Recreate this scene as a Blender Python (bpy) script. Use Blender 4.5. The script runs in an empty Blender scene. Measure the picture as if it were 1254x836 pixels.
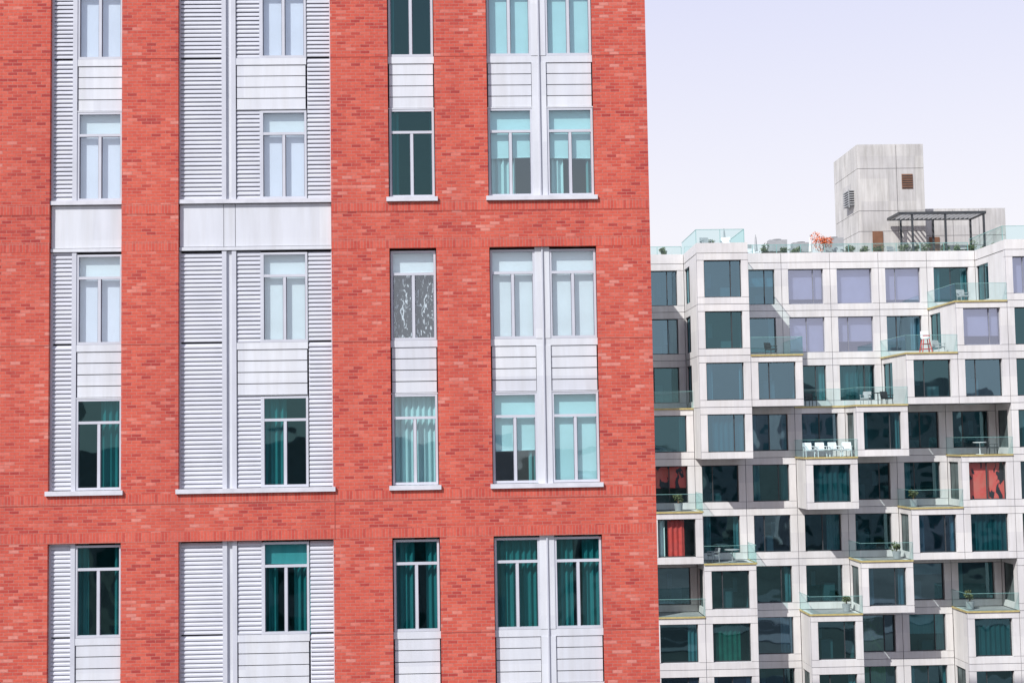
import bpy, math, random
from mathutils import Vector, Matrix
random.seed(7)
H = 20.0            # eye height above street
scene = bpy.context.scene
COL = scene.collection

# ------------------------------------------------------------------ helpers
class M:
    def __init__(s): s.v=[]; s.f=[]
    def quad(s,a,b,c,d):
        n=len(s.v); s.v+= [a,b,c,d]; s.f.append((n,n+1,n+2,n+3))
    def tri(s,a,b,c):
        n=len(s.v); s.v+= [a,b,c]; s.f.append((n,n+1,n+2))
    def box(s,x0,x1,y0,y1,z0,z1):
        n=len(s.v)
        s.v+=[(x0,y0,z0),(x1,y0,z0),(x1,y1,z0),(x0,y1,z0),(x0,y0,z1),(x1,y0,z1),(x1,y1,z1),(x0,y1,z1)]
        for f in ((0,3,2,1),(4,5,6,7),(0,1,5,4),(1,2,6,5),(2,3,7,6),(3,0,4,7)):
            s.f.append(tuple(n+i for i in f))
    def rod(s,a,b,r,n=8,r2=None):
        a=Vector(a);b=Vector(b);d=(b-a).normalized()
        if r2 is None:r2=r
        u=d.orthogonal().normalized();w=d.cross(u)
        k=len(s.v)
        for P,rr in((a,r),(b,r2)):
            for i in range(n):
                t=2*math.pi*i/n
                s.v.append(tuple(P+u*math.cos(t)*rr+w*math.sin(t)*rr))
        for i in range(n):
            j=(i+1)%n
            s.f.append((k+i,k+j,k+n+j,k+n+i))
        s.f.append(tuple(k+i for i in range(n))[::-1]); s.f.append(tuple(k+n+i for i in range(n)))
    def xf(s,mat,start=0):
        for i in range(start,len(s.v)): s.v[i]=tuple(mat@Vector(s.v[i]))
    def build(s,name,mat,parent=None):
        if not s.v: return None
        me=bpy.data.meshes.new(name); me.from_pydata(s.v,[],s.f); me.update()
        me.materials.append(mat)
        o=bpy.data.objects.new(name,me); COL.objects.link(o)
        if parent: o.parent=parent
        return o
def empty(name,loc=(0,0,0)):
    e=bpy.data.objects.new(name,None); e.location=loc; COL.objects.link(e); return e

def newmat(name):
    m=bpy.data.materials.new(name); m.use_nodes=True
    nt=m.node_tree; nt.nodes.clear()
    out=nt.nodes.new('ShaderNodeOutputMaterial')
    return m,nt,out
def N(nt,t,**k):
    n=nt.nodes.new(t)
    for a,b in k.items():
        if a in n.inputs: n.inputs[a].default_value=b
        else: setattr(n,a,b)
    return n
def ramp(nt,stops,interp='LINEAR'):
    r=nt.nodes.new('ShaderNodeValToRGB'); r.color_ramp.interpolation=interp
    e=r.color_ramp.elements
    e[0].position=stops[0][0]; e[0].color=(*stops[0][1],1)
    e[1].position=stops[-1][0]; e[1].color=(*stops[-1][1],1)
    for p,c in stops[1:-1]:
        x=e.new(p); x.color=(*c,1)
    return r

def simple(name,col,rough=.6,var=.12,scale=3.0,metal=0.0,bump=0.0,stretch=(1,1,1),spec=.3,panel=None,streak=0.0):
    m,nt,out=newmat(name); L=nt.links
    b=N(nt,'ShaderNodeBsdfPrincipled'); b.inputs['Roughness'].default_value=rough
    b.inputs['Metallic'].default_value=metal; b.inputs['Specular IOR Level'].default_value=spec
    tc=N(nt,'ShaderNodeTexCoord'); mp=N(nt,'ShaderNodeMapping'); mp.inputs['Scale'].default_value=stretch
    L.new(tc.outputs['Object'],mp.inputs['Vector'])
    n=N(nt,'ShaderNodeTexNoise'); n.inputs['Scale'].default_value=scale; n.inputs['Detail'].default_value=6
    L.new(mp.outputs[0],n.inputs['Vector'])
    lo=tuple(max(0,c*(1-var)) for c in col); hi=tuple(min(1,c*(1+var)) for c in col)
    r=ramp(nt,[(.3,lo),(.7,hi)]); L.new(n.outputs['Fac'],r.inputs[0]); last=r.outputs[0]
    if panel:      # each cast/pressed panel has its own slight tone
        sn=N(nt,'ShaderNodeVectorMath',operation='SNAP'); L.new(tc.outputs['Object'],sn.inputs[0]); sn.inputs[1].default_value=panel
        wn=N(nt,'ShaderNodeTexWhiteNoise'); L.new(sn.outputs[0],wn.inputs['Vector'])
        r3=ramp(nt,[(0,(.89,.89,.91)),(1,(1,1,1))]); L.new(wn.outputs['Value'],r3.inputs[0])
        mu=N(nt,'ShaderNodeMix',data_type='RGBA',blend_type='MULTIPLY'); mu.inputs[0].default_value=1
        L.new(last,mu.inputs[6]); L.new(r3.outputs[0],mu.inputs[7]); last=mu.outputs[2]
    if streak:     # rain streaks / dirt running down
        m3=N(nt,'ShaderNodeMapping'); m3.inputs['Scale'].default_value=(5,5,.35); L.new(tc.outputs['Object'],m3.inputs[0])
        n4=N(nt,'ShaderNodeTexNoise'); n4.inputs['Scale'].default_value=1.0; n4.inputs['Detail'].default_value=7; n4.inputs['Roughness'].default_value=.65; L.new(m3.outputs[0],n4.inputs[0])
        k=1-streak; r4=ramp(nt,[(.34,(k,k*.99,k*.97)),(.56,(1,1,1))]); L.new(n4.outputs['Fac'],r4.inputs[0])
        m4=N(nt,'ShaderNodeMix',data_type='RGBA',blend_type='MULTIPLY'); m4.inputs[0].default_value=1
        L.new(last,m4.inputs[6]); L.new(r4.outputs[0],m4.inputs[7]); last=m4.outputs[2]
    L.new(last,b.inputs['Base Color'])
    if bump:
        bp=N(nt,'ShaderNodeBump'); bp.inputs['Strength'].default_value=bump; bp.inputs['Distance'].default_value=.01
        L.new(n.outputs['Fac'],bp.inputs['Height']); L.new(bp.outputs[0],b.inputs['Normal'])
    L.new(b.outputs[0],out.inputs[0])
    return m

def brick_mat(name,rot=False,bw=.215,bh=.072,ramp_stops=None,mortar=(.50,.20,.16)):
    m,nt,out=newmat(name); L=nt.links
    tc=N(nt,'ShaderNodeTexCoord'); sp=N(nt,'ShaderNodeSeparateXYZ'); L.new(tc.outputs['Object'],sp.inputs[0])
    ad=N(nt,'ShaderNodeMath',operation='ADD'); L.new(sp.outputs[0],ad.inputs[0]); L.new(sp.outputs[1],ad.inputs[1])
    cb=N(nt,'ShaderNodeCombineXYZ')
    if rot: L.new(sp.outputs[2],cb.inputs[0]); L.new(ad.outputs[0],cb.inputs[1])
    else: L.new(ad.outputs[0],cb.inputs[0]); L.new(sp.outputs[2],cb.inputs[1])
    bt=N(nt,'ShaderNodeTexBrick'); L.new(cb.outputs[0],bt.inputs['Vector'])
    bt.inputs['Color1'].default_value=(0,0,0,1); bt.inputs['Color2'].default_value=(1,1,1,1); bt.inputs['Mortar'].default_value=(.5,.5,.5,1)
    bt.inputs['Scale'].default_value=1; bt.inputs['Brick Width'].default_value=bw; bt.inputs['Row Height'].default_value=bh
    bt.inputs['Mortar Size'].default_value=.006; bt.inputs['Mortar Smooth'].default_value=.2; bt.inputs['Bias'].default_value=0
    if rot: bt.offset=0.0
    r=ramp(nt,ramp_stops or [(0,(.40,.056,.048)),(.12,(.51,.080,.058)),(.4,(.58,.104,.070)),(.8,(.61,.118,.078)),(.93,(.64,.16,.115)),(1,(.66,.24,.19))])
    n1=N(nt,'ShaderNodeTexNoise'); n1.inputs['Scale'].default_value=.7; n1.inputs['Detail'].default_value=4
    L.new(tc.outputs['Object'],n1.inputs['Vector'])
    ma=N(nt,'ShaderNodeMath',operation='MULTIPLY_ADD'); L.new(n1.outputs['Fac'],ma.inputs[0]); ma.inputs[1].default_value=.6; ma.inputs[2].default_value=-.32
    m2=N(nt,'ShaderNodeMath',operation='ADD',use_clamp=True); L.new(bt.outputs['Color'],m2.inputs[0]); L.new(ma.outputs[0],m2.inputs[1])
    L.new(m2.outputs[0],r.inputs[0])
    mo=N(nt,'ShaderNodeMix',data_type='RGBA'); L.new(bt.outputs['Fac'],mo.inputs[0]); L.new(r.outputs[0],mo.inputs[6]); mo.inputs[7].default_value=(*mortar,1)
    n2=N(nt,'ShaderNodeTexNoise'); n2.inputs['Scale'].default_value=14; n2.inputs['Detail'].default_value=6
    L.new(tc.outputs['Object'],n2.inputs['Vector'])
    r2=ramp(nt,[(.3,(.84,.82,.82)),(.7,(1,1,1))]); L.new(n2.outputs['Fac'],r2.inputs[0])
    mu=N(nt,'ShaderNodeMix',data_type='RGBA',blend_type='MULTIPLY'); mu.inputs[0].default_value=1
    L.new(mo.outputs[2],mu.inputs[6]); L.new(r2.outputs[0],mu.inputs[7])
    mp=N(nt,'ShaderNodeMapping'); mp.inputs['Scale'].default_value=(1.6,1.6,.22); L.new(tc.outputs['Object'],mp.inputs[0])
    n3=N(nt,'ShaderNodeTexNoise'); n3.inputs['Scale'].default_value=.8; n3.inputs['Detail'].default_value=5; L.new(mp.outputs[0],n3.inputs[0])
    r3=ramp(nt,[(.32,(.87,.84,.88)),(.62,(1.0,1.0,1.0))]); L.new(n3.outputs['Fac'],r3.inputs[0])
    mv=N(nt,'ShaderNodeMix',data_type='RGBA',blend_type='MULTIPLY'); mv.inputs[0].default_value=1
    L.new(mu.outputs[2],mv.inputs[6]); L.new(r3.outputs[0],mv.inputs[7])
    b=N(nt,'ShaderNodeBsdfPrincipled'); b.inputs['Roughness'].default_value=.85; b.inputs['Specular IOR Level'].default_value=.2
    L.new(mv.outputs[2],b.inputs['Base Color'])
    sb=N(nt,'ShaderNodeMath',operation='MULTIPLY_ADD'); L.new(bt.outputs['Fac'],sb.inputs[0]); sb.inputs[1].default_value=-1.0
    L.new(n2.outputs['Fac'],sb.inputs[2])
    bp=N(nt,'ShaderNodeBump'); bp.inputs['Strength'].default_value=.6; bp.inputs['Distance'].default_value=.009
    L.new(sb.outputs[0],bp.inputs['Height']); L.new(bp.outputs[0],b.inputs['Normal'])
    L.new(b.outputs[0],out.inputs[0])
    return m

def glass_mat(name,trans,gloss,base=.10,k=1.0,wav=.15,wscale=1.2):
    m,nt,out=newmat(name); L=nt.links
    tc=N(nt,'ShaderNodeTexCoord')
    # Schlick reflectance: same value from either side of a thin pane
    lw=N(nt,'ShaderNodeLayerWeight'); lw.inputs['Blend'].default_value=.5
    pw=N(nt,'ShaderNodeMath',operation='POWER'); L.new(lw.outputs['Facing'],pw.inputs[0]); pw.inputs[1].default_value=5
    ma=N(nt,'ShaderNodeMath',operation='MULTIPLY_ADD',use_clamp=True); L.new(pw.outputs[0],ma.inputs[0]); ma.inputs[1].default_value=k; ma.inputs[2].default_value=base+.05
    t=N(nt,'ShaderNodeBsdfTransparent'); t.inputs[0].default_value=(*trans,1)
    g=N(nt,'ShaderNodeBsdfGlossy'); g.inputs['Color'].default_value=(*gloss,1); g.inputs['Roughness'].default_value=.02
    if wav:
        n=N(nt,'ShaderNodeTexNoise'); n.inputs['Scale'].default_value=wscale; n.inputs['Detail'].default_value=1
        L.new(tc.outputs['Object'],n.inputs['Vector'])
        bp=N(nt,'ShaderNodeBump'); bp.inputs['Strength'].default_value=wav; bp.inputs['Distance'].default_value=.05
        L.new(n.outputs['Fac'],bp.inputs['Height']); L.new(bp.outputs[0],g.inputs['Normal'])
    mx=N(nt,'ShaderNodeMixShader'); L.new(ma.outputs[0],mx.inputs[0]); L.new(t.outputs[0],mx.inputs[1]); L.new(g.outputs[0],mx.inputs[2])
    L.new(mx.outputs[0],out.inputs[0])
    return m

MAT={}
MAT['brick']=brick_mat('brick_red')
MAT['soldier']=brick_mat('brick_soldier',rot=True,ramp_stops=[(0,(.50,.080,.060)),(.5,(.59,.108,.074)),(1,(.63,.135,.095))])
MAT['joint']=simple('joint_dark',(.36,.08,.065),.9)
MAT['metal']=simple('metal_panel',(.62,.635,.67),.45,.05,1.5,stretch=(3,3,.5),panel=(1.7,9,1.07),streak=.06)
MAT['louver']=simple('louver_metal',(.52,.53,.58),.5,.05,2)
MAT['frame']=simple('window_frame',(.50,.51,.56),.4,.05,2)
MAT['gap']=simple('panel_gap',(.18,.18,.22),.8)
MAT['sill']=simple('sill_metal',(.56,.56,.60),.5,.1,4)
MAT['shade']=simple('roller_shade',(.66,.74,.76),.9,.06,.9,stretch=(1,1,2))
MAT['shade_l']=simple('roller_shade_lavender',(.70,.74,.82),.9,.06,.9)
MAT['shade_w']=simple('roller_shade_grey_lavender',(.55,.56,.64),.9,.08,.9)
MAT['drape']=simple('drape_fabric',(.14,.30,.31),.95,.25,2,stretch=(6,6,.3))
MAT['drape_p']=simple('drape_pale',(.56,.66,.67),.95,.1,2,stretch=(6,6,.3))
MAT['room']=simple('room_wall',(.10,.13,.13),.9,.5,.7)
MAT['glass']=glass_mat('window_glass_teal',(.27,.60,.61),(.42,.82,.86),.05,1.0)
MAT['glass_m']=glass_mat('window_glass_light_teal',(.68,.88,.89),(.78,.95,1.0),.13,1.0)
MAT['glass_c']=glass_mat('window_glass_clear',(.90,.945,.96),(.85,.92,1.0),.15,1.0)
MAT['concrete']=simple('precast_concrete',(.69,.675,.66),.8,.08,1.1,bump=.15,stretch=(1,1,.35),panel=(1.57,2.6,1.55),streak=.07)
MAT['concrete_w']=simple('weathered_concrete',(.56,.545,.52),.85,.12,1.3,bump=.2,stretch=(1,1,.35),panel=(1.9,2.2,1.55),streak=.20)
MAT['wglass']=glass_mat('curtainwall_glass',(.22,.42,.45),(.34,.64,.72),.15,1.0,.16,.7)
MAT['wglass_b']=glass_mat('curtainwall_glass_bluish',(.25,.42,.50),(.42,.66,.80),.26,1.0,.16,.7)
MAT['wglass_l']=glass_mat('curtainwall_glass_pale',(.66,.70,.80),(.72,.76,.95),.34,1.0,.12,.7)
MAT['bronze']=simple('dark_frame',(.05,.055,.06),.4,.2)
MAT['wframe']=simple('anodised_frame',(.22,.23,.27),.4,.1)
MAT['rail']=glass_mat('railing_glass',(.80,.93,.92),(.7,.95,.95),.02,.8,0,.6)
MAT['gold']=simple('brass_trim',(.46,.38,.16),.45,.15,5)
MAT['green_edge']=simple('glass_edge',(.20,.40,.38),.3,.1)
MAT['white']=simple('white_paint',(.80,.79,.80),.5,.04)
MAT['black']=simple('black_metal',(.03,.03,.035),.5)
MAT['red']=simple('red_paint_and_reflection',(.62,.07,.06),.8,.15)  # red stool legs, and the reddish reflection painted behind one window
MAT['orange']=simple('orange_leaf',(.60,.16,.06),.8,.4,4)
MAT['leaf']=simple('leaf_green',(.10,.12,.05),.8,.5,4)
MAT['olive']=simple('olive_drape',(.45,.50,.10),.9,.2,2)
MAT['greenf']=simple('green_fabric',(.10,.42,.28),.9,.2,2)
MAT['wood']=simple('wood',(.22,.11,.06),.7,.3,6,stretch=(1,8,1))
MAT['louv_br']=simple('brown_louver',(.20,.10,.06),.6)
MAT['grey']=simple('grey_paint',(.35,.36,.37),.6,.1)
MAT['asphalt']=simple('asphalt',(.05,.05,.052),.95,.25,8,bump=.2)
MAT['paving']=simple('paving',(.28,.27,.26),.9,.15,3)
MAT['roof']=simple('roof_membrane',(.30,.30,.30),.9,.15,2)
MAT['ground']=simple('ground_mix',(.14,.14,.12),.95,.3,.05)

m,nt,out=newmat('crinkled_foil'); L=nt.links
tc=N(nt,'ShaderNodeTexCoord'); mp=N(nt,'ShaderNodeMapping'); mp.inputs['Scale'].default_value=(6,6,1.7); L.new(tc.outputs['Object'],mp.inputs[0])
nn=N(nt,'ShaderNodeTexNoise'); nn.inputs['Scale'].default_value=2.6; nn.inputs['Detail'].default_value=3; nn.inputs['Distortion'].default_value=1.7; L.new(mp.outputs[0],nn.inputs[0])
rr=ramp(nt,[(.53,(.008,.014,.018)),(.57,(.02,.035,.04)),(.61,(.70,.75,.78))]); L.new(nn.outputs['Fac'],rr.inputs[0])  # bright glints and dark folds of the foil painted in as noise colour
bb=N(nt,'ShaderNodeBsdfPrincipled'); bb.inputs['Roughness'].default_value=.7; L.new(rr.outputs[0],bb.inputs['Base Color']); L.new(bb.outputs[0],out.inputs[0])
MAT['foil']=m
m,nt,out=newmat('painted_brick_reflection'); L=nt.links
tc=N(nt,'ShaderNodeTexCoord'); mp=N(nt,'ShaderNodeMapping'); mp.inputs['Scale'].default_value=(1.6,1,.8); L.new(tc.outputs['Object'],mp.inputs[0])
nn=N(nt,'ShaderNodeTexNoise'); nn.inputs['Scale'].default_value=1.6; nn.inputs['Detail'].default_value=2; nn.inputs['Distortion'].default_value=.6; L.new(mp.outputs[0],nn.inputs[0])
rr=ramp(nt,[(.40,(.03,.02,.03)),(.44,(.80,.10,.09)),(.7,(.75,.16,.13))]); L.new(nn.outputs['Fac'],rr.inputs[0])  # reflected red brick with dark blotches, painted as surface colour
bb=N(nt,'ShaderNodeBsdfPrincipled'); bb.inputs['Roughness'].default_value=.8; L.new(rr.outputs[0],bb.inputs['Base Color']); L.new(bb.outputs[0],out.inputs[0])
MAT['redrefl']=m

def drape(ms,x0,x1,y,z0,z1,amp=.035,wl=.13):
    n=max(6,int((x1-x0)/wl*6)); ph=random.random()*6
    pts=[]
    for i in range(n+1):
        x=x0+(x1-x0)*i/n
        pts.append((x,y+amp*math.sin(2*math.pi*x/wl+ph)+.3*amp*math.sin(2*math.pi*x/(wl*2.7)+ph)))
    for a,b in zip(pts[:-1],pts[1:]):
        ms.quad((a[0],a[1],z0),(b[0],b[1],z0),(b[0],b[1],z1),(a[0],a[1],z1))

def wall(ms,x0,x1,z0,z1,y,ops,reveal=0.0):
    xs=sorted({x0,x1}|{v for o in ops for v in o[:2] if x0<v<x1})
    zs=sorted({z0,z1}|{v for o in ops for v in o[2:] if z0<v<z1})
    for i in range(len(xs)-1):
        for j in range(len(zs)-1):
            cx=(xs[i]+xs[i+1])/2; cz=(zs[j]+zs[j+1])/2
            if any(o[0]<cx<o[1] and o[2]<cz<o[3] for o in ops): continue
            ms.quad((xs[i],y,zs[j]),(xs[i+1],y,zs[j]),(xs[i+1],y,zs[j+1]),(xs[i],y,zs[j+1]))
    if reveal:
        for a,b,c,d in ops:
            y1=y+reveal
            ms.quad((a,y,c),(a,y1,c),(a,y1,d),(a,y,d))
            ms.quad((b,y1,c),(b,y,c),(b,y,d),(b,y1,d))
            ms.quad((a,y,d),(a,y1,d),(b,y1,d),(b,y,d))
            ms.quad((a,y1,c),(a,y,c),(b,y,c),(b,y1,c))

# ------------------------------------------------------------------ BRICK BUILDING
bb_=empty('brick_apartment_building')
P={k:M() for k in ('brick','soldier','joint','metal','louver','frame','gap','sill','shade','shade_l','drape','drape_p','room','glass','glass_m','glass_c','foil','roof')}
YF=32.0; XL=-22.0; XR=4.10; YB=52.0
ZB=0.0; ZT=H+25.2
FH=3.25
def zb(k): return H-1.0+FH*k
def gb(g): return H-1.05+6.5*g
def gt(g): return H+4.33+6.5*g
B1=(-9.44,-7.83); B2=(-6.56,-3.12); BC=(-1.82,-0.76); BD=(.44,2.87)
B3=(-12.6,-11.54); B4=(-17.2,-14.77)
ops=[]
def merged(b): return [(b[0],b[1],gb(-1),gt(-1)),(b[0],b[1],gb(-2),gt(-2)),(b[0],b[1],gb(0),gt(1)),(b[0],b[1],gb(2),gt(3))]
for b in (B1,B2): ops+=merged(b)
for b in (BC,BD,B3,B4):
    for g in range(-2,4): ops.append((b[0],b[1],gb(g),gt(g)))
shops=[(-20,-16.5,.6,4.2),(-15,-11.5,.6,4.2),(-9.9,-7.2,.2,4.2),(-6,-2.8,.6,4.2),(-1.2,2.6,.6,4.2)]
ops+=shops
wall(P['brick'],XL,XR,ZB,ZT,YF,ops,.20)
P['brick'].quad((XR,YF,ZB),(XR,YB,ZB),(XR,YB,ZT),(XR,YF,ZT))
P['brick'].quad((XL,YB,ZB),(XL,YF,ZB),(XL,YF,ZT),(XL,YB,ZT))
P['brick'].quad((XR,YB,ZB),(XL,YB,ZB),(XL,YB,ZT),(XR,YB,ZT))
P['roof'].quad((XL,YF,ZT-.9),(XR,YF,ZT-.9),(XR,YB,ZT-.9),(XL,YB,ZT-.9))
P['sill'].box(XL-.06,XR+.06,YF-.06,YF+.3,ZT,ZT+.12)
for g in range(-2,4):
    for z0,z1 in ((gb(g)-.27,gb(g)-.055),(gt(g)+.002,gt(g)+.215)):
        wall(P['soldier'],XL,XR,z0,z1,YF-.004,ops)
    wall(P['joint'],XL,XR,gb(g)-.285-.004,gb(g)-.285+.003,YF-.005,ops)
    wall(P['joint'],XL,XR,zb(2*g+1)-.03,zb(2*g+1)-.014,YF-.006,ops)
for g in range(-1,3):
    if g in(0,2): P['joint'].box(-3.10,-3.085,YF-.008,YF+.01,gt(g-1),gb(g)-.12)
P['joint'].box(-3.10,-3.085,YF-.0075,YF+.01,gt(3),ZT)

YW=YF+.12
def louver(x0,x1,z0,z1,y=YW):
    P['gap'].quad((x0,y+.07,z0),(x1,y+.07,z0),(x1,y+.07,z1),(x0,y+.07,z1))
    n=max(1,round((z1-z0)/.098)); p=(z1-z0)/n
    L_=P['louver']
    for i in range(n):
        z=z0+i*p
        j=random.uniform(-.003,.003)
        L_.quad((x0,y+j,z+.008),(x1,y+j,z+.008),(x1,y+j,z+.045),(x0,y+j,z+.045))
        L_.quad((x0,y+j,z+.045),(x1,y+j,z+.045),(x1,y+.045,z+p+.010),(x0,y+.045,z+p+.010))
        L_.quad((x1,y+j,z+.008),(x0,y+j,z+.008),(x0,y+.05,z+.012),(x1,y+.05,z+.012))
def mull(x0,x1,z0,z1,d=.03):
    P['frame'].box(x0,x1,YW-d,YW+.1,z0,z1)
def boards(x0,x1,z0,z1,n=4):
    P['gap'].quad((x0,YW+.06,z0),(x1,YW+.06,z0),(x1,YW+.06,z1),(x0,YW+.06,z1))
    h=(z1-z0)/n
    for i in range(n):
        a=z0+i*h+.010; b=z0+(i+1)*h-.010
        P['metal'].box(x0+.01,x1-.01,YW+.0,YW+.05,a,b)
def window(x0,x1,z0,style,h=2.03):
    z1=z0+h; F=P['frame']; y0=YW-.012; y1=YW+.07; t=.05
    F.box(x0,x0+t,y0,y1,z0,z1); F.box(x1-t,x1,y0,y1,z0,z1)
    F.box(x0+t,x1-t,y0,y1,z1-t,z1); F.box(x0+t,x1-t,y0,y1,z0,z0+.055)
    zt=z1-.53
    F.box(x0+t,x1-t,y0+.004,y1,zt-.03,zt+.03)
    xm=(x0+x1)/2
    F.box(xm-.032,xm+.032,y0+.008,y1,z0+.055,zt-.03)
    for a,b in ((x0+t,xm-.032),(xm+.032,x1-t)):
        P['gap'].box(a,a+.012,y0+.03,y1-.005,z0+.055,zt-.03); P['gap'].box(b-.012,b,y0+.03,y1-.005,z0+.055,zt-.03)
    g=P[style.get('g','glass')]
    def pane(a,b,c,d):
        j=[random.uniform(-.004,.004) for _ in range(3)]
        y=YW+.04
        g.quad((a,y+j[0],c),(b,y+j[1],c),(b,y+j[1]+j[2],d),(a,y+j[0]+j[2],d))
    pane(x0+t,xm-.03,z0+.05,zt-.028); pane(xm+.03,x1-t,z0+.05,zt-.028); pane(x0+t,x1-t,zt+.028,z1-t)
    ys=YW+.13
    for u0,u1,v0,v1,kk in style.get('sh',[]):
        a=x0+(x1-x0)*u0; b=x0+(x1-x0)*u1; c=z0+h*v0; d=z0+h*v1
        sl_=random.uniform(-.012,.012)
        P[kk].quad((a,ys,c+sl_),(b,ys,c-sl_),(b,ys,d),(a,ys,d))
        if v0>0.02: P[kk].rod((a,ys,c+sl_),(b,ys,c-sl_),.014,6)
    for u0,u1,kk in style.get('dr',[]):
        drape(P[kk],x0+(x1-x0)*u0,x0+(x1-x0)*u1,YW+.20,z0-.05,z1+.05)
def shd(v,k='shade',g='glass_m',dr=()): return {'sh':[(0,1,v,1.0,k)],'g':g,'dr':list(dr)}
pale={'sh':[(0,1,0,.74,'shade_l'),(0,1,.74,1,'shade')],'g':'glass_c'}
st={}
st[3]=[pale,shd(0,'shade_l','glass_c'),{'dr':[(0,.12,'drape')]},shd(.0),shd(.02)]
st[2]=[pale,{'sh':[(0,1,.02,.74,'shade_l'),(0,1,.74,1,'shade')],'g':'glass_c'},{'dr':[(0,.2,'drape'),(.9,1,'drape')]},shd(.45,dr=[(0,.6,'drape_p')]),shd(.44,dr=[(0,.35,'drape_p'),(.85,1,'drape')])]
st[1]=[{'sh':[(0,1,0,.74,'shade_l'),(0,1,.74,1,'shade')],'g':'glass_c'},shd(0,'shade','glass_c'),{'sh':[(0,1,.76,1,'shade'),(.02,.98,0,.73,'foil')],'g':'glass_c'},shd(0,'shade','glass_c'),shd(0,'shade','glass_c')]
st[0]=[{'dr':[(.5,1,'drape')]},{'dr':[(0,.5,'drape')]},{'dr':[(0,1,'drape_p')],'g':'glass_m'},shd(.36,dr=[(.8,1,'drape')]),shd(.02)]
st[-1]=[{'dr':[(.0,.25,'drape'),(.8,1,'drape')]},{'sh':[(0,1,.76,1,'drape_p')],'dr':[(0,.3,'drape'),(.65,1,'drape')]},{'dr':[(0,.45,'drape'),(.7,1,'drape')]},{'dr':[(0,1,'drape')]},{'dr':[(0,.4,'drape'),(.6,1,'drape')]}]
def S(k,c):
    if k in st and c<5: return st[k][c]
    r=random.random()
    return {'sh':[(0,1,random.choice([0,.3,.5]),1,random.choice(['shade','shade_l']))],'g':random.choice(['glass_m','glass_c'])} if r<.5 else {'dr':[(0,random.uniform(.2,1),'drape')]}
def sillbar(b,z): P['sill'].box(b[0]-.05,b[1]+.05,YF-.07,YF+.2,z-.06,z+.04)
def floors(g): return (2*g,2*g+1)
for g in range(-2,4):
    z0=gb(g); z1=gt(g); k0,k1=floors(g)
    wz=zb(k0)+2.03; s0=wz+.03; s1=zb(k1)-.16
    mergedtop = g in (0,2); mergedbot=g in(1,3)
    x=B1
    for (a,b_) in ((z0+.05,zb(k1)-.02),(zb(k1)+.02,z1-.05)):
        louver(x[0]+.05,-8.96,a,b_)
    mull(x[0],x[0]+.05,z0,z1,0); mull(-8.96,-8.86,z0,z1,.03)
    mull(x[0]+.05,-8.96,z1-.05,z1,.0)
    P['metal'].box(-8.86,-7.83,YW-.02,YW+.06,s1,zb(k1)-.005); P['metal'].box(-8.86,-7.83,YW-.02,YW+.06,wz+.004,s0)
    boards(-8.85,-7.84,s0,s1,4)
    for k in (k0,k1): window(-8.86,-7.84,zb(k),S(k,0))
    for (a,b_) in ((z0+.05,zb(k1)-.02),(zb(k1)+.02,z1-.05)):
        louver(B2[0]+.03,-5.60,a,b_); louver(-3.66,-3.15,a,b_)
    for k in(k0,k1): louver(-5.27,-4.74,zb(k)+.0,zb(k)+2.05)
    mull(-5.60,-5.50,z0,z1,.03); mull(-5.38,-5.28,z0,z1,.03); P['metal'].box(-5.50,-5.38,YW+.03,YW+.08,z0,z1)
    mull(B2[0],B2[0]+.03,z0,z1,0); mull(-3.15,-3.12,z0,z1,0)
    P['metal'].box(-5.28,-3.68,YW-.02,YW+.06,s1,zb(k1)-.005); P['metal'].box(-5.28,-3.68,YW-.02,YW+.06,wz+.024,s0)
    boards(-5.27,-3.69,s0,s1,4)
    mull(-4.745,-4.715,zb(k0),wz,.0); mull(-4.745,-4.715,zb(k1),zb(k1)+2.03,0)
    for k in (k0,k1): window(-4.715,-3.68,zb(k),S(k,1))
    for b in (B1,B2):
        if not mergedbot: sillbar(b,z0)
        if mergedtop:
            a=gt(g); c=gb(g+1); xs=[b[0]+.01]+([-5.56,-5.30] if b is B2 else [])+[b[1]-.01]
            P['gap'].quad((b[0],YW+.06,a),(b[1],YW+.06,a),(b[1],YW+.06,c),(b[0],YW+.06,c))
            for i in range(len(xs)-1):
                P['metal'].box(xs[i]+.006,xs[i+1]-.006,YW-.01,YW+.05,a+.10,c-.06)
            P['metal'].box(b[0]+.01,b[1]-.01,YW-.05,YW+.05,a+.01,a+.085)
            P['sill'].box(b[0]+.004,b[1]-.004,YW-.09,YW+.05,c-.045,c+.045)
    for bi,b in enumerate((BC,B3)):
        sillbar(b,z0)
        P['metal'].box(b[0]+.005,b[1]-.005,YW-.02,YW+.06,s1,zb(k1)-.005); P['metal'].box(b[0]+.005,b[1]-.005,YW-.02,YW+.06,wz+.004,s0)
        boards(b[0]+.02,b[1]-.02,s0,s1,4)
        for k in (k0,k1): window(b[0]+.02,b[1]-.02,zb(k),S(k,2 if bi==0 else 9))
    for bi,b in enumerate((BD,B4)):
        sillbar(b,z0); o=b[0]-.44
        P['metal'].box(b[0]+.005,b[1]-.005,YW-.02,YW+.06,s1,zb(k1)-.005); P['metal'].box(b[0]+.005,b[1]-.005,YW-.022,YW+.06,wz+.004,s0)
        P['metal'].box(1.47+o,1.80+o,YW-.03,YW+.06,z0,s1); P['metal'].box(1.47+o,1.80+o,YW-.03,YW+.06,zb(k1),z1)
        mull(1.62+o,1.65+o,z0,z1,.07)
        boards(.46+o,1.47+o,s0,s1,4); boards(1.80+o,2.85+o,s0,s1,4)
        for k in (k0,k1):
            window(.455+o,1.47+o,zb(k),S(k,3 if bi==0 else 9)); window(1.80+o,2.855+o,zb(k),S(k,4 if bi==0 else 9))
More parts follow.
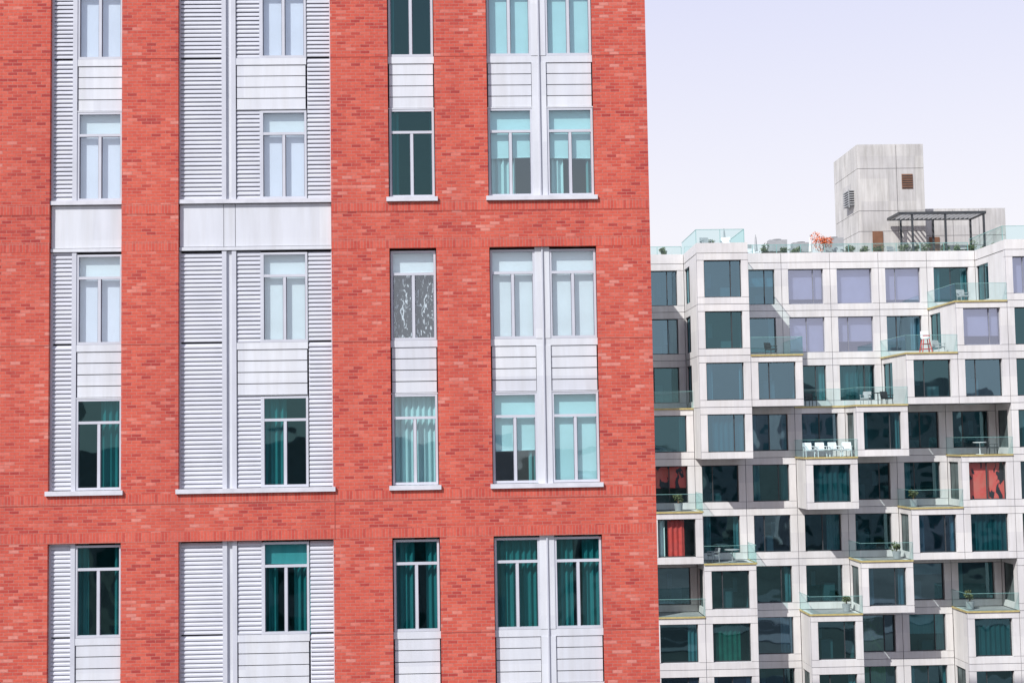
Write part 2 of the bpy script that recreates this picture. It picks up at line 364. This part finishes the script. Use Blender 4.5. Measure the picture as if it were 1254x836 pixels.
for a,b,c,d in shops:
    P['frame'].box(a,a+.08,YW,YW+.08,c,d); P['frame'].box(b-.08,b,YW,YW+.08,c,d); P['frame'].box(a+.08,b-.08,YW,YW+.08,d-.1,d); P['frame'].box(a+.08,b-.08,YW,YW+.08,c,c+.1)
    mm=(a+b)/2; P['frame'].box(mm-.04,mm+.04,YW,YW+.08,c+.1,d-.1)
    P['glass'].quad((a+.08,YW+.04,c+.1),(b-.08,YW+.04,c+.1),(b-.08,YW+.04,d-.1),(a+.08,YW+.04,d-.1))
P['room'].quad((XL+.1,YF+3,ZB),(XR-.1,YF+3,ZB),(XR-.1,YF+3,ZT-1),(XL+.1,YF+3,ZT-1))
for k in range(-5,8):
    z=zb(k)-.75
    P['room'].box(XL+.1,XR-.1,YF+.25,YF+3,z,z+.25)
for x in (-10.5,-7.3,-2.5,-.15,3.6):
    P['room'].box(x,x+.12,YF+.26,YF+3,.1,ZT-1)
names={'brick':'brick_walls','soldier':'soldier_courses','joint':'movement_joints','metal':'metal_panels','louver':'louvers','frame':'window_frames','gap':'panel_backing','sill':'sills','shade':'roller_shades','shade_l':'pale_shades','drape':'drapes','drape_p':'pale_drapes','room':'rooms','glass':'window_glass','glass_m':'light_window_glass','glass_c':'clear_window_glass','foil':'foil_covering','roof':'roof'}
for k,ms in P.items(): ms.build(names[k],MAT[k],bb_)

# ------------------------------------------------------------------ CONCRETE BUILDING
cb_=empty('concrete_apartment_building')
keys=('concrete','concrete_w','gap','wglass','wglass_b','wglass_l','bronze','wframe','rail','gold','green_edge','room','drape','drape_p','shade_w','red','redrefl','olive','greenf','roof','louv_br','grey')
Q={k:M() for k in keys}
CW=3.14; CH=3.10; DL=2.6
def cx(c): return 13.665+CW*(c-1)
def cz(i): return H+10.97-CH*i      # top of row i
def ly(l): return 85.0+DL*(1-l)
base=[[-1,1,-1,-1,-1,-1,-1,1],
[-1,1,-1,-1,-1,-1,1,1],
[-1,1,1,-1,-1,1,1,1],
[0,1,0,0,1,0,0,1],
[0,0,0,1,0,0,1,1],
[1,0,0,0,0,1,1,1],
[0,1,0,0,1,0,0,1],
[1,1,0,1,0,0,1,1],
[1,1,0,1,0,0,1,1],
[1,1,1,1,1,1,1,1]]
C0,C1=-5,12
lev={}
for i in range(10):
    for c in range(C0,C1+1):
        if 0<=c<8: lev[(c,i)]=base[i][c]
        elif c<0: lev[(c,i)]=base[i][(c+8)%8] if c>-5 else 1
        else: lev[(c,i)]=base[i][(c*3+i)%8] if c<C1 else 1
def LV(c,i):
    if i>9: return 1
    return lev.get((c,i),-9)
G=.016
def frame_front(x0,x1,y,z0,z1,m=.435,mz=.42,d=.34):
    C=Q['concrete']
    a0,a1=x0+G,x1-G; b0,b1=z0+G,z1-G
    C.box(a0,a1,y,y+d,z1-mz,b1); C.box(a0,a1,y,y+d,b0,z0+mz-.01)
    C.box(a0,x0+m,y+.004,y+d,z0+mz+.014,z1-mz-.026); C.box(x1-m,a1,y+.004,y+d,z0+mz+.014,z1-mz-.026)
    g=Q['gap']
    g.quad((x0,y+.05,z0),(x0+m,y+.05,z0),(x0+m,y+.05,z1),(x0,y+.05,z1))
    g.quad((x1-m,y+.05,z0),(x1,y+.05,z0),(x1,y+.05,z1),(x1-m,y+.05,z1))
    g.quad((x0+m,y+.05,z0),(x1-m,y+.05,z0),(x1-m,y+.05,z0+mz-.02),(x0+m,y+.05,z0+mz-.02))
    g.quad((x0+m,y+.05,z1-mz+.02),(x1-m,y+.05,z1-mz+.02),(x1-m,y+.05,z1),(x0+m,y+.05,z1))
pale_cells={(0,3):.15,(0,4):0,(0,5):.1,(1,3):.0,(1,4):.3,(0,7):0,(1,6):.25}
special={(4,6):'redrefl',(5,0):'red',(4,0):'redrefl',(8,4):'olive',(7,4):'olive',(7,1):'greenf'}  # red cells: brick reflections painted on sheets behind the glass
bluish={(0,1),(2,1),(3,1),(2,2),(0,2),(1,2),(3,3),(2,6),(3,2),(0,0)}
for (c,i),l in lev.items():
    x0,x1=cx(c),cx(c+1); z1=cz(i); z0=z1-CH; y=ly(l)
    frame_front(x0,x1,y,z0,z1)
    gx0,gx1,gz0,gz1=x0+.435,x1-.435,z0+.41,z1-.42
    yg=y+.27
    fr=Q['bronze'] if (i,c) not in pale_cells else Q['wframe']
    t=.06
    fr.box(gx0,gx0+t,yg-.04,yg+.04,gz0,gz1); fr.box(gx1-t,gx1,yg-.04,yg+.04,gz0,gz1)
    fr.box(gx0+t,gx1-t,yg-.04,yg+.04,gz1-t,gz1); fr.box(gx0+t,gx1-t,yg-.04,yg+.04,gz0,gz0+t)
    rr=random.random()
    split=[.5] if rr<.25 else ([.3] if rr<.5 else ([.72] if rr<.75 else []))
    if (i,c)==(4,6): split=[.5]
    for sp in split:
        xm=gx0+(gx1-gx0)*sp; fr.box(xm-.03,xm+.03,yg-.035,yg+.035,gz0+t,gz1-t)
    sp_=special.get((i,c))
    gk='wglass_l' if (i,c) in pale_cells else ('wglass_b' if ((i,c) in bluish or random.random()<.22) else 'wglass')
    gl=Q[gk]
    if sp_ in('redrefl','red'): gl=Q['rail']
    ed=[0]+split+[1]
    for e0,e1 in zip(ed[:-1],ed[1:]):
        a=gx0+(gx1-gx0)*e0; b=gx0+(gx1-gx0)*e1
        j=[random.uniform(-.02,.02) for _ in range(3)]
        gl.quad((a,yg+j[0],gz0),(b,yg+j[1],gz0),(b,yg+j[1]+j[2],gz1),(a,yg+j[0]+j[2],gz1))
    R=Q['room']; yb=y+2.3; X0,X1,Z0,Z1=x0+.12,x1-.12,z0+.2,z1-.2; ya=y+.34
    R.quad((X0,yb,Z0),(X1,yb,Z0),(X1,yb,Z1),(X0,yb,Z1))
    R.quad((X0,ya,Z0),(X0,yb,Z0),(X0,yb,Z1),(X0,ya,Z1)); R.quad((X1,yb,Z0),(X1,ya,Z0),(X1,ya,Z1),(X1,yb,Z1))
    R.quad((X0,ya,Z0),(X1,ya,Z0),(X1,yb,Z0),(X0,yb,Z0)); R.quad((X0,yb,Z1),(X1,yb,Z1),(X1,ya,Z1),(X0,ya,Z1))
    yd=yg+.16; W=gx1-gx0; HH=gz1-gz0
    if (i,c) in pale_cells:
        q=pale_cells[(i,c)]*HH
        Q['shade_w'].quad((gx0,yd,gz0+q),(gx1,yd,gz0+q),(gx1,yd,gz1),(gx0,yd,gz1))
    elif sp_:
        if sp_=='red': drape(Q['red'],gx0+.28*W,gx0+.72*W,yd,gz0,gz1,.04,.3); drape(Q['drape_p'],gx0,gx0+.2*W,yd,gz0,gz1,.04,.3)  # red strip imitates a reddish reflection; pale drape beside it
        elif sp_=='redrefl': Q[sp_].quad((gx0,yd,gz0+(0 if c else .4*HH)),(gx1,yd,gz0+(0 if c else .4*HH)),(gx1,yd,gz1),(gx0,yd,gz1))  # flat sheet carrying the painted brick reflection
        else: drape(Q[sp_],gx0+.1*W,gx0+.75*W,yd,gz0,gz1,.04,.3)
    else:
        r2=random.random()
        if r2<.18: drape(Q['drape_p'],gx0,gx0+W*random.uniform(.12,.25),yd,gz0,gz1,.05,.25); drape(Q['drape_p'],gx1-W*random.uniform(.08,.2),gx1,yd,gz0,gz1,.05,.25)
        elif r2<.30: drape(Q['drape_p'],gx1-W*random.uniform(.15,.4),gx1,yd,gz0,gz1,.05,.25)
        elif r2<.42:
            q=random.uniform(.45,.85)*HH; Q['drape_p'].quad((gx0,yd,gz0+q),(gx1,yd,gz0+q),(gx1,yd,gz1),(gx0,yd,gz1))
        elif r2<.50: drape(Q['drape'],gx0,gx1,yd,gz0,gz1,.05,.3)
        if r2>.3:
            u=random.uniform(.1,.6); Q['grey'].box(gx0+W*u,gx0+W*(u+.3),y+1.1,y+1.7,z0+.25,z0+random.uniform(.9,1.6))
            u=random.uniform(.1,.8); Q['shade_w'].box(gx0+W*u,gx0+W*(u+.12),y+2.2,y+2.26,z0+1.2,z0+2.1)
    for sgn,nb in ((-1,LV(c-1,i)),(1,LV(c+1,i))):
        nb=max(nb,-2)
        X=x0 if sgn<0 else x1
        terr = LV(c+sgn,i+1)>LV(c+sgn,i)
        for j in range(nb,l):
            ya,yb2=ly(j+1)+(.36 if j+1==l else 0),ly(j)
            hasw=(j==nb and nb>-2 and (l-nb>=2 or terr))
            xa,xb=(X+G,X+.3) if sgn<0 else (X-.3,X-G)
            C=Q['concrete']
            if hasw:
                w0=ya+.35; w1=yb2-.12
                C.box(xa,xb,ya,yb2,z1-.42,z1-G); C.box(xa,xb,ya,yb2,z0+G,z0+.41)
                C.box(xa,xb,ya,w0,z0+.41,z1-.42); C.box(xa,xb,w1,yb2,z0+.41,z1-.42)
                xg=X-sgn*.15
                Bz=Q['bronze']
                g0,g1=sorted((xg-.03,xg+.03))
                for yy in (w0,(w0+w1)/2-.03,w1-.06): Bz.box(g0,g1,yy,yy+.06,z0+.41,z1-.42)
                Q['wglass'].quad((xg,w1,z0+.41),(xg,w0,z0+.41),(xg,w0,z1-.42),(xg,w1,z1-.42))
            else:
                C.box(xa,xb,ya+G,yb2-G,z0+G,z1-G)
                Q['gap'].quad((X-sgn*.05,yb2,z0),(X-sgn*.05,ya,z0),(X-sgn*.05,ya,z1),(X-sgn*.05,yb2,z1))
    up=LV(c,i-1) if i>0 else -3
    if up<l:
        yb3=ly(up) if i>0 else 106.0
        Q['roof'].quad((x0,y+.3,z1-.02),(x1,y+.3,z1-.02),(x1,yb3+.3,z1-.02),(x0,yb3+.3,z1-.02))
        if i>0:
            RH=1.05; z=z1
            def rail_seg(a,b,horizontal):
                if horizontal:
                    Q['gold'].box(a[0],b[0],a[1]-.03,a[1]+.05,z-.07,z+.03)
                    Q['rail'].quad((a[0],a[1],z+.03),(b[0],b[1],z+.03),(b[0],b[1],z+RH),(a[0],a[1],z+RH))
                    Q['green_edge'].box(a[0],b[0],a[1]-.012,a[1]+.012,z+RH,z+RH+.022)
                else:
                    Q['gold'].box(a[0]-.03,a[0]+.05,a[1]+.05,b[1],z-.07,z+.03)
                    Q['rail'].quad((a[0],b[1],z+.03),(a[0],a[1],z+.03),(a[0],a[1],z+RH),(a[0],b[1],z+RH))
                    Q['green_edge'].box(a[0]-.012,a[0]+.012,a[1]+.02,b[1],z+RH,z+RH+.022)
            yf=y-.035
            rail_seg((x0,yf),(x1,yf),True)
            lb=LV(c-1,i); la=LV(c-1,i-1)
            if max(lb,la)<l:
                rail_seg((x0-.03,yf),(x0-.03,min(ly(max(lb,la,-2)),ly(up))),False)
            rb=LV(c+1,i); ra=LV(c+1,i-1)
            if max(rb,ra)<l:
                rail_seg((x1+.01,yf),(x1+.01,min(ly(max(rb,ra,-2)),ly(up))),False)
    dn=LV(c,i+1)
    if dn<l:
        Q['concrete'].quad((x0+G,y+.1,z0+G+.002),(x0+G,ly(dn)+.3,z0+G+.002),(x1-G,ly(dn)+.3,z0+G+.002),(x1-G,y+.1,z0+G+.002))
zt=cz(0)
for c in range(C0,C1+1):
    l=LV(c,0); y=ly(l); x0,x1=cx(c),cx(c+1)
    Q['concrete'].box(x0+G,x1-G,y+.002,y+.3,zt+G,zt+.62)
    for sgn in(-1,1):
        nb=LV(c+sgn,0)
        if nb<l:
            X=x0 if sgn<0 else x1; yb2=ly(max(nb,-2))
            xa,xb=(X+G,X+.3) if sgn<0 else (X-.3,X-G)
            Q['concrete'].box(xa,xb,y+.31,yb2+.3,zt+G,zt+.62)
Q['concrete'].box(cx(C0)+.4,cx(C1+1)-.4,93.3,108,0,zt-.1)
Q['concrete'].box(cx(C0)-.3,cx(C1+1)+.3,84.7,108,0,.35)
def roof_rail(xa,xb,y,z0,z1):
    Q['rail'].quad((xa,y,z0),(xb,y,z0),(xb,y,z1),(xa,y,z1))
    Q['green_edge'].box(xa,xb,y-.015,y+.015,z1,z1+.03)
    n=max(1,round((xb-xa)/1.55))
    for k in range(n+1):
        x=xa+(xb-xa)*k/n; Q['green_edge'].box(x-.015,x+.015,y-.018,y+.018,z0,z1)
roof_rail(cx(1)+.1,cx(2)-.1,85.6,zt+.62,zt+1.5)
roof_rail(cx(7)+.1,cx(9),85.6,zt+.62,zt+1.5)
roof_rail(cx(-4),cx(1),91.0,zt+.3,zt+1.2)
roof_rail(cx(2),cx(7),91.4,zt+.3,zt+1.3)
for c,yy in ((1,85.6),(2,85.6),(7,85.6)):
    xx=cx(c)+(.1 if c!=2 else -.1)
    Q['rail'].quad((xx,91.4,zt+.6),(xx,yy,zt+.6),(xx,yy,zt+1.5),(xx,91.4,zt+1.5))
    Q['green_edge'].box(xx-.015,xx+.015,yy,91.4,zt+1.5,zt+1.53)

def panelbox(x0,x1,y0,y1,z0,z1,xs,zs):
    Q['gap'].box(x0+.04,x1-.04,y0+.04,y1-.04,z0,z1-.04)
    xx=[x0]+xs+[x1]; zz=[z0]+zs+[z1]; K=Q['concrete_w']
    for i in range(len(xx)-1):
        for j in range(len(zz)-1):
            K.box(xx[i]+G,xx[i+1]-G,y0,y0+.2,zz[j]+G,zz[j+1]-G)
    for j in range(len(zz)-1):
        ym=(y0+.2+y1)/2
        for a,b in ((y0+.21,ym),(ym,y1)):
            K.box(x0+.002,x0+.2,a+G,b-G,zz[j]+G,zz[j+1]-G); K.box(x1-.2,x1-.002,a+G,b-G,zz[j]+G,zz[j+1]-G)
    K.box(x0+.01,x1-.01,y0+.01,y1,z1-.03,z1+.06)
panelbox(26.42,30.98,95,101.2,H+11,H+19.5,[29.1],[H+13.6,H+15.0,H+17.9])
Q['louv_br'].box(29.43,30.18,94.96,95.05,H+16.5,H+17.5)
for k in range(6): Q['bronze'].box(29.45,30.16,94.93,94.97,H+16.56+k*.16,H+16.60+k*.16)
panelbox(31.0,36.85,96,101.2,H+11,H+15.2,[33.2,35.0],[H+13.4])
Q['louv_br'].box(27.3,28.0,94.94,95.05,H+11.2,H+13.6)
Q['louv_br'].box(31.5,32.2,95.94,96.05,H+11.2,H+13.3)
for k in range(7):
    Q['grey'].box(26.05,26.42,96.0,97.6,H+15.6+k*.16,H+15.66+k*.16)
Q['grey'].box(26.03,26.07,96.0,96.08,H+15.4,H+16.7)
nm={'concrete':'concrete_frame','concrete_w':'roof_bulkheads','gap':'joint_backing','wglass':'window_glass','wglass_b':'bluish_window_glass','wglass_l':'pale_window_glass','bronze':'window_frames','wframe':'light_window_frames','rail':'balcony_glass','gold':'balcony_trim','green_edge':'glass_cap_rail','room':'rooms','drape':'drapes','drape_p':'pale_drapes','shade_w':'shades','red':'painted_reflection_strip','redrefl':'painted_reflection_screens','olive':'olive_drapes','greenf':'green_drapes','roof':'terrace_floors','louv_br':'brown_louver','grey':'vents_and_cabinets'}
for k,ms in Q.items(): ms.build(nm[k],MAT[k],cb_)

pg=empty('roof_pergola'); a=M(); b=M()
px0,px1,py0,py1,pz=28.2,34.0,91.9,94.6,H+14.25
for x in (px0+.9,(px0+px1)/2+.2,px1-.15):
    for y in (py0+.1,py1-.1): a.box(x-.06,x+.06,y-.06,y+.06,H+10.95,pz)
for y in (py0,py1-.12): a.box(px0,px1,y,y+.12,pz,pz+.18)
for x in (px0,px1-.12): a.box(x,x+.12,py0+.12,py1-.12,pz,pz+.18)
for k in range(18):
    x=px0+.25+k*.31; b.box(x,x+.06,py0+.12,py1-.12,pz+.03,pz+.15)
a.build('posts_and_beams',MAT['bronze'],pg); b.build('slats',MAT['grey'],pg)

# ------------------------------------------------------------------ furniture and plants
def chair(loc,rot,mat,s=1.0):
    e=empty('outdoor_chair',loc); e.rotation_euler=(0,0,rot); ms=M()
    for x in(-.25,.25):
        ms.rod((x,-.25,0),(x,-.22,.40),.022); ms.rod((x,.25,0),(x,.22,.42),.022)
        ms.box(x-.04,x+.04,-.28,.26,.60,.64); ms.rod((x,-.24,.38),(x,-.24,.61),.02); ms.rod((x,.22,.4),(x,.30,.82),.022)
    ms.box(-.26,.26,-.28,.25,.38,.46)
    st_=len(ms.v); ms.box(-.25,.25,0,.06,0,.42)
    ms.xf(Matrix.Translation((0,.22,.44))@Matrix.Rotation(-.2,4,'X'),st_)
    o=ms.build('seat_and_frame',mat,e); e.scale=(s,s,s); return e
def table(loc,mat,w=.5,h=.72):
    e=empty('outdoor_table',loc); ms=M(); ms.rod((0,0,0),(0,0,.03),.25,16); ms.rod((0,0,.03),(0,0,h),.03); ms.rod((0,0,h),(0,0,h+.04),w,20)
    ms.build('top_and_pedestal',mat,e)
def stool(loc):
    e=empty('bar_stool',loc); ms=M(); m2=M()
    for sx in(-1,1):
        for sy in(-1,1): ms.rod((sx*.30,sy*.30,0),(sx*.17,sy*.17,.85),.035)
    for z,r in((.25,.26),(.55,.21)):
        for sx in(-1,1): ms.rod((sx*r,-r,z),(sx*r,r,z),.022); ms.rod((-r,sx*r,z),(r,sx*r,z),.022)
    m2.rod((0,0,.85),(0,0,.94),.26,16); m2.box(-.24,.24,.17,.24,.94,1.35); ms.box(-.22,.22,-.20,-.16,1.02,1.08)
    ms.build('legs',MAT['red'],e); m2.build('seat',MAT['white'],e)
def parasol(loc,mat,h=2.2):
    e=empty('folded_parasol',loc); a=M(); a.rod((0,0,0),(0,0,.06),.25,14); a.rod((0,0,.06),(0,0,h),.025)
    b=M(); b.rod((0,0,h*.4),(0,0,h*.92),.13,10,.05); a.build('pole',MAT['grey'],e); b.build('canopy',mat,e)
def shrub(name,loc,r,mat,n=220,pot=True):
    e=empty(name,loc); ms=M(); z0=.45 if pot else 0
    cl=[(Vector((random.uniform(-.5,.5)*r,random.uniform(-.5,.5)*r,z0+r*random.uniform(.5,1.3))),r*random.uniform(.3,.6)) for _ in range(7)]
    for _ in range(n):
        c,cr=random.choice(cl); d=Vector([random.gauss(0,1) for _ in range(3)]).normalized()*cr*random.uniform(.5,1.05)
        p=c+d; u=Vector([random.gauss(0,1) for _ in range(3)]).normalized(); w=u.orthogonal().normalized(); s=random.uniform(.05,.10)
        ms.quad(tuple(p-u*s),tuple(p+w*s*.5),tuple(p+u*s),tuple(p-w*s*.5))
    ms.build('foliage',mat,e)
    st_=M()
    for _ in range(4): st_.rod((0,0,z0-.05),(random.uniform(-.3,.3)*r,random.uniform(-.3,.3)*r,z0+r*.9),.02,5,.008)
    st_.build('stems',MAT['wood'],e)
    if pot:
        pt=M(); pt.rod((0,0,0),(0,0,.45),.2,14,.27); pt.build('pot',MAT['grey'],e)
def T(c,i,u,v):
    return (cx(c)+CW*u, ly(LV(c,i))+v, cz(i))
for u in (.12,.36,.62,.86):
    chair(T(3,4,u,.75),random.uniform(-.3,.3),MAT['white'],1.05)
table(T(3,4,.5,.4),MAT['white'],.35,.45)
stool(T(5,2,.45,.6)); 
chair(T(5,2,.8,1.5),.5,MAT['grey'])
chair(T(4,3,.3,1.2),-.6,MAT['grey']); chair(T(4,3,.75,1.6),.4,MAT['black']); table(T(4,3,.52,1.0),MAT['black'],.4)
chair(T(3,3,.4,.9),.3,MAT['black']); chair(T(2,2,.5,1.6),.6,MAT['black']); table(T(1,6,.6,1.0),MAT['grey'],.45); chair(T(1,6,.25,1.2),-1.2,MAT['grey'])
chair(T(6,1,.3,1.4),.2,MAT['grey']); table(T(6,4,.5,1.2),MAT['white'],.4); chair(T(6,4,.75,1.3),.9,MAT['black'])
shrub('potted_plant',T(4,6,.8,1.2),.35,MAT['leaf']); shrub('potted_plant',T(5,5,.2,1.5),.35,MAT['leaf']); shrub('potted_plant',T(6,7,.2,1.3),.4,MAT['leaf'])
shrub('potted_plant',T(3,7,.8,1.3),.35,MAT['leaf']); shrub('potted_plant',T(0,5,.6,1.3),.35,MAT['leaf'])
ZR=H+10.95
shrub('orange_shrub',(23.2,92.6,ZR+.45),.85,MAT['orange'],560)
for k,(x,r) in enumerate([(17.6,.4),(19.4,.45),(20.6,.35),(21.4,.4),(25.0,.42),(25.9,.35),(26.9,.45),(28.6,.42),(29.4,.35),(30.1,.4),(31.4,.4),(32.2,.4),(33.0,.45),(34.5,.4),(35.2,.4),(6.5,.4),(8.2,.35),(9.6,.4),(11.3,.4),(12.6,.35),(15.2,.35),(34.0,.35)]):
    shrub('roof_shrub',(x,92.3 if x>17 else (88.5 if x>13.5 else 91.9),ZR+.30),r,MAT['leaf'],240)
for x in (18.7,21.6,24.2,28.0,33.6): chair((x,92.6+random.uniform(-.3,.4),ZR+.35),random.uniform(-.6,.6),random.choice([MAT['white'],MAT['grey']]),1.15)
table((20.0,92.9,ZR+.3),MAT['grey'],.6); table((32.6,92.6,ZR+.3),MAT['white'],.5)
parasol((19.0,93.4,ZR+.3),MAT['grey'],2.0); parasol((22.6,93.2,ZR+.3),MAT['white'],1.9); parasol((16.0,88.4,ZR+.3),MAT['grey'],1.7)
chair((14.6,87.0,ZR+.35),.2,MAT['grey'],1.1); chair((15.8,87.0,ZR+.35),-.3,MAT['white'],1.1)
def condenser(loc,w=1.1,h=1.0):
    e=empty('rooftop_condenser',loc); ms=M(); m2=M()
    ms.box(-w/2,w/2,-.4,.4,.15,h); ms.box(-w/2,-w/2+.1,-.3,.3,0,.15); ms.box(w/2-.1,w/2,-.3,.3,0,.15)
    for k in range(6): m2.box(-w/2+.08,w/2-.08,-.43,-.4,.25+k*.11,.29+k*.11)
    m2.rod((0,0,h),(0,0,h+.06),.3,16)
    ms.build('casing',MAT['grey'],e); m2.build('grille_and_fan',MAT['bronze'],e)
for x,h in ((18.2,1.4),(20.6,1.7),(22.2,1.5),(24.4,1.8)): condenser((x,94.2,ZR+.3),1.2,h)
dk=empty('roof_deck'); d=M(); d.box(17.2,35.5,91.6,94.8,ZR-.01,ZR+.30); d.build('deck_boards',MAT['wood'],dk)

# ------------------------------------------------------------------ ground, streets, opposite buildings
g=M(); g.quad((-1500,-1500,-.02),(1500,-1500,-.02),(1500,1500,-.02),(-1500,1500,-.02)); g.build('ground',MAT['ground'])
def road(name,y0,y1):
    e=empty(name); a=M(); a.quad((-300,y0,.0),(300,y0,.0),(300,y1,.0),(-300,y1,.0)); a.build('asphalt',MAT['asphalt'],e)
    l=M(); ym=(y0+y1)/2
    for k in range(-60,60): l.quad((k*5,ym-.07,.004),(k*5+2.6,ym-.07,.004),(k*5+2.6,ym+.07,.004),(k*5,ym+.07,.004))
    for yy in (y0+.4,y1-.5): l.quad((-300,yy,.004),(300,yy,.004),(300,yy+.1,.004),(-300,yy+.1,.004))
    l.build('lane_markings',MAT['white'],e)
road('street',14,27); road('street',62,77)
pv=M()
for y0,y1 in ((27,31.9),(9,14),(55,62),(77,84.6)): pv.box(-300,300,y0,y1,-.01,.13)
pv.build('pavement',MAT['paving'])
def opp(name,x0,x1,y,h,mat,wm):
    e=empty(name); a=M(); ops=[]; gl=M()
    n=int((x1-x0)/3.4); 
    for i in range(n):
        for j in range(int(h/3.4)):
            ox=x0+1+i*3.4; oz=1+j*3.4
            ops.append((ox,ox+1.7,oz,oz+2.0))
    wall(a,x0,x1,0,h,y,ops)
    for o in ops: gl.quad((o[1],y-.2,o[2]),(o[0],y-.2,o[2]),(o[0],y-.2,o[3]),(o[1],y-.2,o[3]))
    a.box(x0+.01,x1-.01,y-18,y-.3,0,h-.01)
    a.build('walls',mat,e); gl.build('windows',wm,e)
opp('opposite_grey_building',-30,2,-48,20,MAT['grey'],MAT['glass'])
opp('opposite_grey_building',10,44,-62,17,MAT['grey'],MAT['wglass'])
opp('opposite_concrete_building',52,84,-60,27,MAT['concrete_w'],MAT['wglass'])
opp('opposite_concrete_building',-75,-38,-55,26,MAT['concrete_w'],MAT['wglass'])

# ------------------------------------------------------------------ light
az=math.radians(222); el=math.radians(42)
sd=Vector((math.sin(az)*math.cos(el),math.cos(az)*math.cos(el),math.sin(el)))
sl=bpy.data.lights.new('sun','SUN'); sl.energy=4.9; sl.angle=math.radians(.5); sl.color=(1,.98,.95)
so=bpy.data.objects.new('sun',sl); so.rotation_euler=sd.to_track_quat('Z','Y').to_euler(); so.location=(-30,-30,80); COL.objects.link(so)
w=bpy.data.worlds.new('World'); scene.world=w; w.use_nodes=True; nt=w.node_tree; nt.nodes.clear()
out=nt.nodes.new('ShaderNodeOutputWorld'); bg=nt.nodes.new('ShaderNodeBackground'); sk=nt.nodes.new('ShaderNodeTexSky')
sk.sky_type='NISHITA'; sk.sun_disc=False; sk.sun_elevation=el; sk.sun_rotation=az; sk.air_density=1.0; sk.dust_density=3.0; sk.ozone_density=1.0
hs=nt.nodes.new('ShaderNodeHueSaturation'); hs.inputs['Saturation'].default_value=.35
# thin bright haze veil, whiter near the horizon
tc=nt.nodes.new('ShaderNodeTexCoord'); sp=nt.nodes.new('ShaderNodeSeparateXYZ'); nt.links.new(tc.outputs['Generated'],sp.inputs[0])
hz=ramp(nt,[(0.0,(.97,.95,.99)),(.14,(.94,.925,.995)),(.32,(.74,.76,.99)),(1,(.42,.52,.88))]); nt.links.new(sp.outputs[2],hz.inputs[0])
sc=nt.nodes.new('ShaderNodeVectorMath'); sc.operation='SCALE'; sc.inputs['Scale'].default_value=11.6; nt.links.new(hz.outputs[0],sc.inputs[0])
mx=nt.nodes.new('ShaderNodeMix'); mx.data_type='RGBA'; mx.inputs[0].default_value=.75
nt.links.new(sk.outputs[0],hs.inputs['Color']); nt.links.new(hs.outputs[0],mx.inputs[6]); nt.links.new(sc.outputs[0],mx.inputs[7]); nt.links.new(mx.outputs[2],bg.inputs[0]); bg.inputs[1].default_value=.1
nt.links.new(bg.outputs[0],out.inputs[0])

# ------------------------------------------------------------------ camera
cd=bpy.data.cameras.new('camera'); cd.sensor_width=36; cd.lens=50.0; cd.clip_end=4000; cd.clip_start=.1
co=bpy.data.objects.new('camera',cd); COL.objects.link(co)
R=Matrix.Rotation(-.0288,4,'Z')@Matrix.Rotation(math.pi/2+.068,4,'X')@Matrix.Rotation(-.016,4,'Z')
co.matrix_world=Matrix.Translation((0,0,H))@R
scene.camera=co
scene.view_settings.view_transform='Standard'; scene.view_settings.look='None'; scene.view_settings.exposure=0
